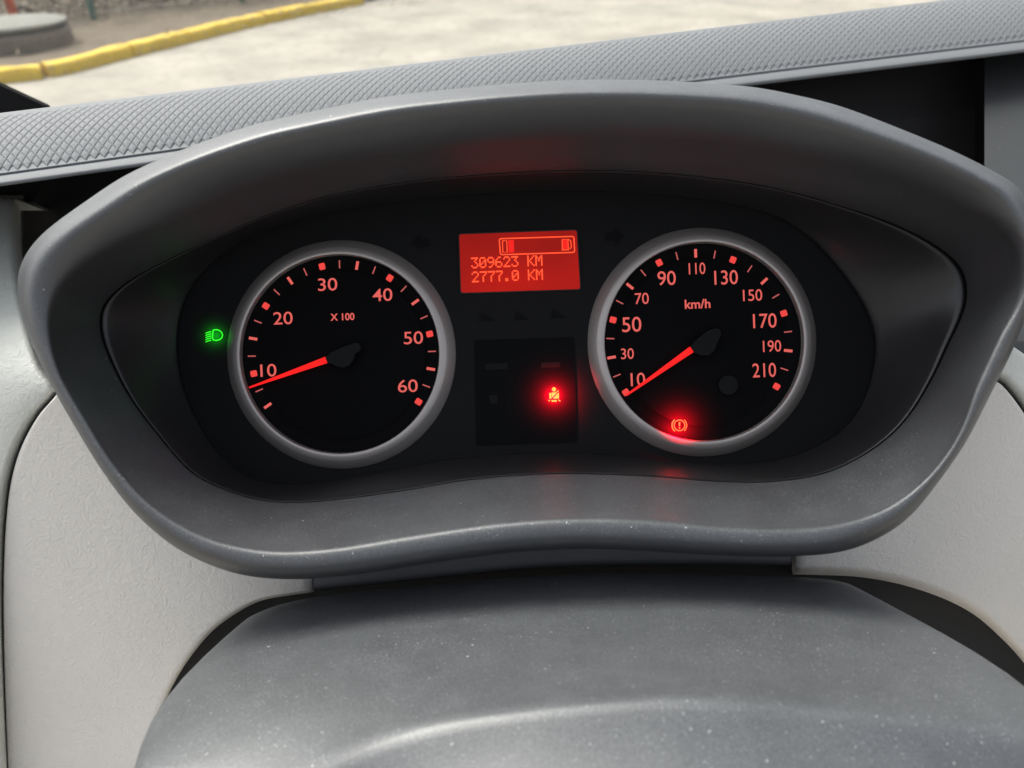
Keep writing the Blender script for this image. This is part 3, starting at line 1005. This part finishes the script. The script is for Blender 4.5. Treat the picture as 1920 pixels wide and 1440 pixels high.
# ================================================================== outside
mt, n, b = new_mat('pale_concrete')
tc = nz(n, 'ShaderNodeTexCoord')
k1 = nz(n, 'ShaderNodeTexNoise', Scale=1.1, Detail=6.0, Roughness=0.6)
k2 = nz(n, 'ShaderNodeTexNoise', Scale=9.0, Detail=5.0)
k3 = nz(n, 'ShaderNodeTexNoise', Scale=160.0, Detail=2.0)
for k in (k1, k2, k3):
    n.links.new(tc.outputs['Object'], k.inputs['Vector'])
cc = mixc(n, ramp(n, k1.outputs['Fac'], 0.35, 0.65), (0.335, 0.308, 0.258), (0.215, 0.198, 0.165))
cc = mixc(n, mul(n, ramp(n, k2.outputs['Fac'], 0.52, 0.72), 0.7), cc, (0.16, 0.145, 0.12))
cc = mixc(n, mul(n, ramp(n, k3.outputs['Fac'], 0.5, 0.7), 0.25), cc, (0.33, 0.31, 0.27))
n.links.new(cc, b.inputs['Base Color'])
b.inputs['Roughness'].default_value = 0.9
M['concrete'] = mt
def earth(name, c1, c2, c3, sc=4.0):
    mt, n, b = new_mat(name)
    tc = nz(n, 'ShaderNodeTexCoord')
    k1 = nz(n, 'ShaderNodeTexNoise', Scale=sc, Detail=7.0, Roughness=0.7)
    k2 = nz(n, 'ShaderNodeTexNoise', Scale=sc * 9, Detail=4.0)
    for k in (k1, k2):
        n.links.new(tc.outputs['Object'], k.inputs['Vector'])
    cc = mixc(n, ramp(n, k1.outputs['Fac'], 0.35, 0.65), c1, c2)
    cc = mixc(n, mul(n, ramp(n, k2.outputs['Fac'], 0.5, 0.7), 0.6), cc, c3)
    n.links.new(cc, b.inputs['Base Color'])
    b.inputs['Roughness'].default_value = 0.95
    bp = nz(n, 'ShaderNodeBump', Strength=0.6, Distance=0.03)
    n.links.new(k2.outputs['Fac'], bp.inputs['Height'])
    n.links.new(bp.outputs[0], b.inputs['Normal'])
    return mt
M['soil'] = earth('brown_soil', (0.11, 0.083, 0.057), (0.15, 0.118, 0.082), (0.085, 0.075, 0.043))
M['oldconc'] = earth('old_concrete', (0.17, 0.142, 0.112), (0.21, 0.18, 0.145), (0.115, 0.092, 0.07), 3.0)
M['lid'] = earth('grey_concrete_lid', (0.20, 0.20, 0.175), (0.235, 0.23, 0.205), (0.15, 0.15, 0.13), 3.0)
M['yellow'] = earth('yellow_paint', (0.66, 0.44, 0.05), (0.76, 0.54, 0.08), (0.48, 0.30, 0.06), 5.0)
n_ = M['yellow'].node_tree
b_ = n_.nodes['Principled BSDF']
tc_ = nz(n_, 'ShaderNodeTexCoord')
k_ = nz(n_, 'ShaderNodeTexNoise', Scale=13.0, Detail=6.0, Roughness=0.7)
n_.links.new(tc_.outputs['Object'], k_.inputs['Vector'])
old = b_.inputs['Base Color'].links[0].from_socket
n_.links.new(mixc(n_, ramp(n_, k_.outputs['Fac'], 0.56, 0.66), old, (0.42, 0.32, 0.16)), b_.inputs['Base Color'])
M['orange'] = plastic('orange_paint', (0.75, 0.14, 0.06), 0.5, 60.0, 0.05)
M['greenpost'] = plastic('green_paint', (0.05, 0.13, 0.10), 0.5, 60.0, 0.05)
M['wire'] = plastic('wire_grey', (0.45, 0.45, 0.42), 0.5, 60.0, 0.0)

g = mesh('pavement', [(-80, -60, 0), (80, -60, 0), (80, 160, 0), (-80, 160, 0)], [(0, 1, 2, 3)], M['concrete'], None, smooth=False)
tag(g, 'pale beige concrete yard surface', None, None, 'structure')

# kerb: painted stones laid end to end
low = [(-260, 196), (0, 158), (84, 149)], [(93, 146), (117, 142), (167, 130), (225, 114), (253, 107)], [(253, 107), (300, 95), (360, 80)], [(360, 80), (430, 62), (502, 45)], [(502, 45), (590, 26), (684, 8)]
kerb = empty('kerb', G(253, 107), 'bright yellow painted kerb curving along the edge of the yard', 'kerb')
prev_back = []
for seg in low:
    pts = arc_sample([tuple(G(x, y))[:2] for x, y in seg], 9)
    pts = [Vector((x, y, 0)) for x, y in pts]
    a, bb = pts[0], pts[-1]
    gap = (bb - a).normalized() * 0.012
    vs, nrow = [], []
    for i, p in enumerate(pts):
        tdir = (pts[min(8, i + 1)] - pts[max(0, i - 1)]).normalized()
        nb = Vector((-tdir.y, tdir.x, 0))
        if nb.y < 0:
            nb = -nb
        q = p + (gap if i == 0 else -gap if i == 8 else Vector())
        jit = lambda: random.uniform(-0.009, 0.009)
        for off, z in ((0.0, -0.02), (0.004, 0.09 + jit()), (0.022, 0.118 + jit()), (0.15, 0.124 + jit()), (0.165, 0.11), (0.165, -0.02)):
            vs.append(q + nb * off + Vector((0, 0, z)))
        prev_back.append(p + nb * 0.16)
    f = grid_faces(9, 6)
    f += [tuple(range(6)), tuple(range(8 * 6 + 5, 8 * 6 - 1, -1))]
    mesh('kerb_stone', vs, f, M['yellow'], kerb, smooth=False, bevel=0.006)

# earth behind the kerb
rows_ = []
far = Vector((-0.35, 1, 0)).normalized()
bk = [tuple(p)[:2] for p in prev_back]
bk = [(bk[0][0] - 6, bk[0][1] - 1.2)] + bk + [(bk[-1][0] + 0.25, bk[-1][1] + 0.3)]
bk = arc_sample(bk, 70)
nF = 60
vs = []
from mathutils import noise
for x, y in bk:
    for k in range(nF):
        w = (k / (nF - 1)) ** 1.6
        p = Vector((x, y, 0)) + far * (9.0 * w)
        h = 0.085 + 0.05 * w * 9 * 0.35 + 0.035 * noise.noise(Vector((p.x * 2.2, p.y * 2.2, 0.3))) * min(1, 6 * w) + 0.02 * noise.noise(Vector((p.x * 9, p.y * 9, 1.3))) * min(1, 6 * w)
        vs.append(Vector((p.x, p.y, h)))
o = mesh('soil', vs, grid_faces(len(bk), nF), M['soil'], None)
tag(o, 'bare brown earth behind the yellow kerb', None, None, 'structure')

# concrete well with its lid
def cyl_rows(c, prof, n=64, wob=0.0):
    out = []
    for r, z in prof:
        out += [c + Vector((r * math.cos(2 * math.pi * i / n), r * math.sin(2 * math.pi * i / n), z)) * 1.0 + Vector((0, 0, wob * math.sin(3 * 2 * math.pi * i / n))) for i in range(n)]
    return out
wc = G(22, 86, 0.10)
wc.z = 0.06
well = empty('concrete_well', wc, 'round concrete well with a flat grey lid behind the kerb', 'well')
kk = (wc - CAM).length / FPX
rw = 86 * kk
prof = [(rw, -0.05), (rw, 0.14), (rw * 1.005, 0.195), (rw * 0.985, 0.205), (rw * 0.80, 0.205), (rw * 0.8, 0.05)]
mesh('well_ring', cyl_rows(wc, prof), grid_faces(len(prof), 64, True), M['oldconc'], well)
prof = [(0.01, 0.23), (rw * 0.8, 0.23), (rw * 0.93, 0.235), (rw * 0.975, 0.245), (rw * 0.985, 0.268), (rw * 0.96, 0.28), (rw * 0.6, 0.285), (rw * 0.55, 0.292), (rw * 0.05, 0.295), (0.002, 0.295)]
mesh('well_lid', cyl_rows(wc, prof), grid_faces(len(prof), 64, True), M['lid'], well)
mesh('spacer', cyl_rows(wc, [(rw * 0.86, 0.2), (rw * 0.86, 0.235)]), grid_faces(2, 64, True), M['oldconc'], well)

# orange marker pole behind the well
pc = G(32, 46, 0.12)
pc.z = 0.1
prof = [(0.052, -0.05), (0.052, 1.45), (0.046, 1.48), (0.004, 1.485)]
o = mesh('marker_pole', cyl_rows(pc, prof, 20), grid_faces(4, 20, True), M['orange'], None, origin=pc)
tag(o, 'orange painted pole standing behind the concrete well', 'pole')

# fence of green posts and wires, dry growth behind it
f0, f1 = G(176, 33, 0.14), G(474, -2, 0.14)
fd = (f1 - f0); fd.z = 0; fl = fd.length; fd.normalize()
fence = empty('wire_fence', f0, 'thin wire fence on green posts behind the earth', 'fence')
for k in range(-1, 3):
    c = f0 + fd * (2.0 * k)
    c.z = 0.12
    mesh('post', cyl_rows(c, [(0.038, -0.1), (0.038, 1.5), (0.03, 1.52), (0.002, 1.52)], 12), grid_faces(4, 12, True), M['greenpost'], fence)
def tube(name, a, b, r, mat, parent):
    d = (b - a).normalized()
    s1 = d.cross(Vector((0.3, 0.2, 1))).normalized(); s2 = d.cross(s1)
    v = []
    for p in (a, b):
        v += [p + s1 * (r * math.cos(t)) + s2 * (r * math.sin(t)) for t in (0, 1.571, 3.142, 4.712)]
    return mesh(name, v, grid_faces(2, 4, True), mat, parent)
for z in (0.2, 0.55, 0.9, 1.25):
    a = f0 - fd * 2.0; bq = f0 + fd * 4.0
    tube('wire', Vector((a.x, a.y, z)), Vector((bq.x, bq.y, z)), 0.003, M['wire'], fence)
wp = G(240, 27, 0.15)
tube('stay_wire', Vector((wp.x, wp.y, 0.12)), Vector((wp.x, wp.y, 1.4)), 0.006, M['wire'], fence)

def leafmat(name, c1, c2):
    mt, n, b = new_mat(name)
    oi = nz(n, 'ShaderNodeNewGeometry')
    n.links.new(mixc(n, oi.outputs['Random Per Island'], c1, c2), b.inputs['Base Color'])
    b.inputs['Roughness'].default_value = 0.8
    return mt
M['dry'] = leafmat('dry_leaves', (0.028, 0.026, 0.016), (0.05, 0.043, 0.027))
vs, fs = [], []
nrm = Vector((-fd.y, fd.x, 0))
if nrm.y < 0:
    nrm = -nrm
for i in range(60000):
    a = random.uniform(-4, 6.2)
    dpt = random.random() ** 1.3 * 1.6
    z = 0.1 + random.random() ** 1.2 * 1.3
    c = f0 + fd * a + nrm * (0.12 + dpt)
    c.z = z
    l = random.uniform(0.010, 0.03)
    d1 = Vector((random.gauss(0, 1), random.gauss(0, 1), random.gauss(0, 1))).normalized() * l
    d2 = Vector((random.gauss(0, 1), random.gauss(0, 1), random.gauss(0, 1))).normalized() * l * 0.5
    k = len(vs)
    vs += [c - d1, c + d2, c + d1, c - d2]
    fs.append((k, k + 1, k + 2, k + 3))
o = mesh('hedge_growth', vs, fs, M['dry'], None, smooth=False)
tag(o, 'dark dry undergrowth behind the wire fence', 'undergrowth', None, 'stuff')
# litter of dead leaves along the fence foot
vs, fs = [], []
M['litter'] = leafmat('leaf_litter', (0.10, 0.075, 0.045), (0.22, 0.165, 0.10))
for i in range(3500):
    c = f0 + fd * random.uniform(-6, 6) - nrm * (random.random() ** 1.7 * 2.6 - 0.3)
    c.z = 0.115 + 0.016 * max(0, (c - f0).dot(nrm) + 3) + random.random() * 0.03
    l = random.uniform(0.01, 0.035)
    t = random.random() * 6.28
    d1 = Vector((math.cos(t), math.sin(t), random.uniform(-.4, .4))) * l
    d2 = Vector((-math.sin(t), math.cos(t), random.uniform(-.4, .4))) * l * 0.5
    k = len(vs)
    vs += [c - d1, c + d2, c + d1, c - d2]
    fs.append((k, k + 1, k + 2, k + 3))
o = mesh('leaf_litter', vs, fs, M['litter'], None, smooth=False)
tag(o, 'scattered dead leaves at the foot of the fence', 'leaf litter', None, 'stuff')
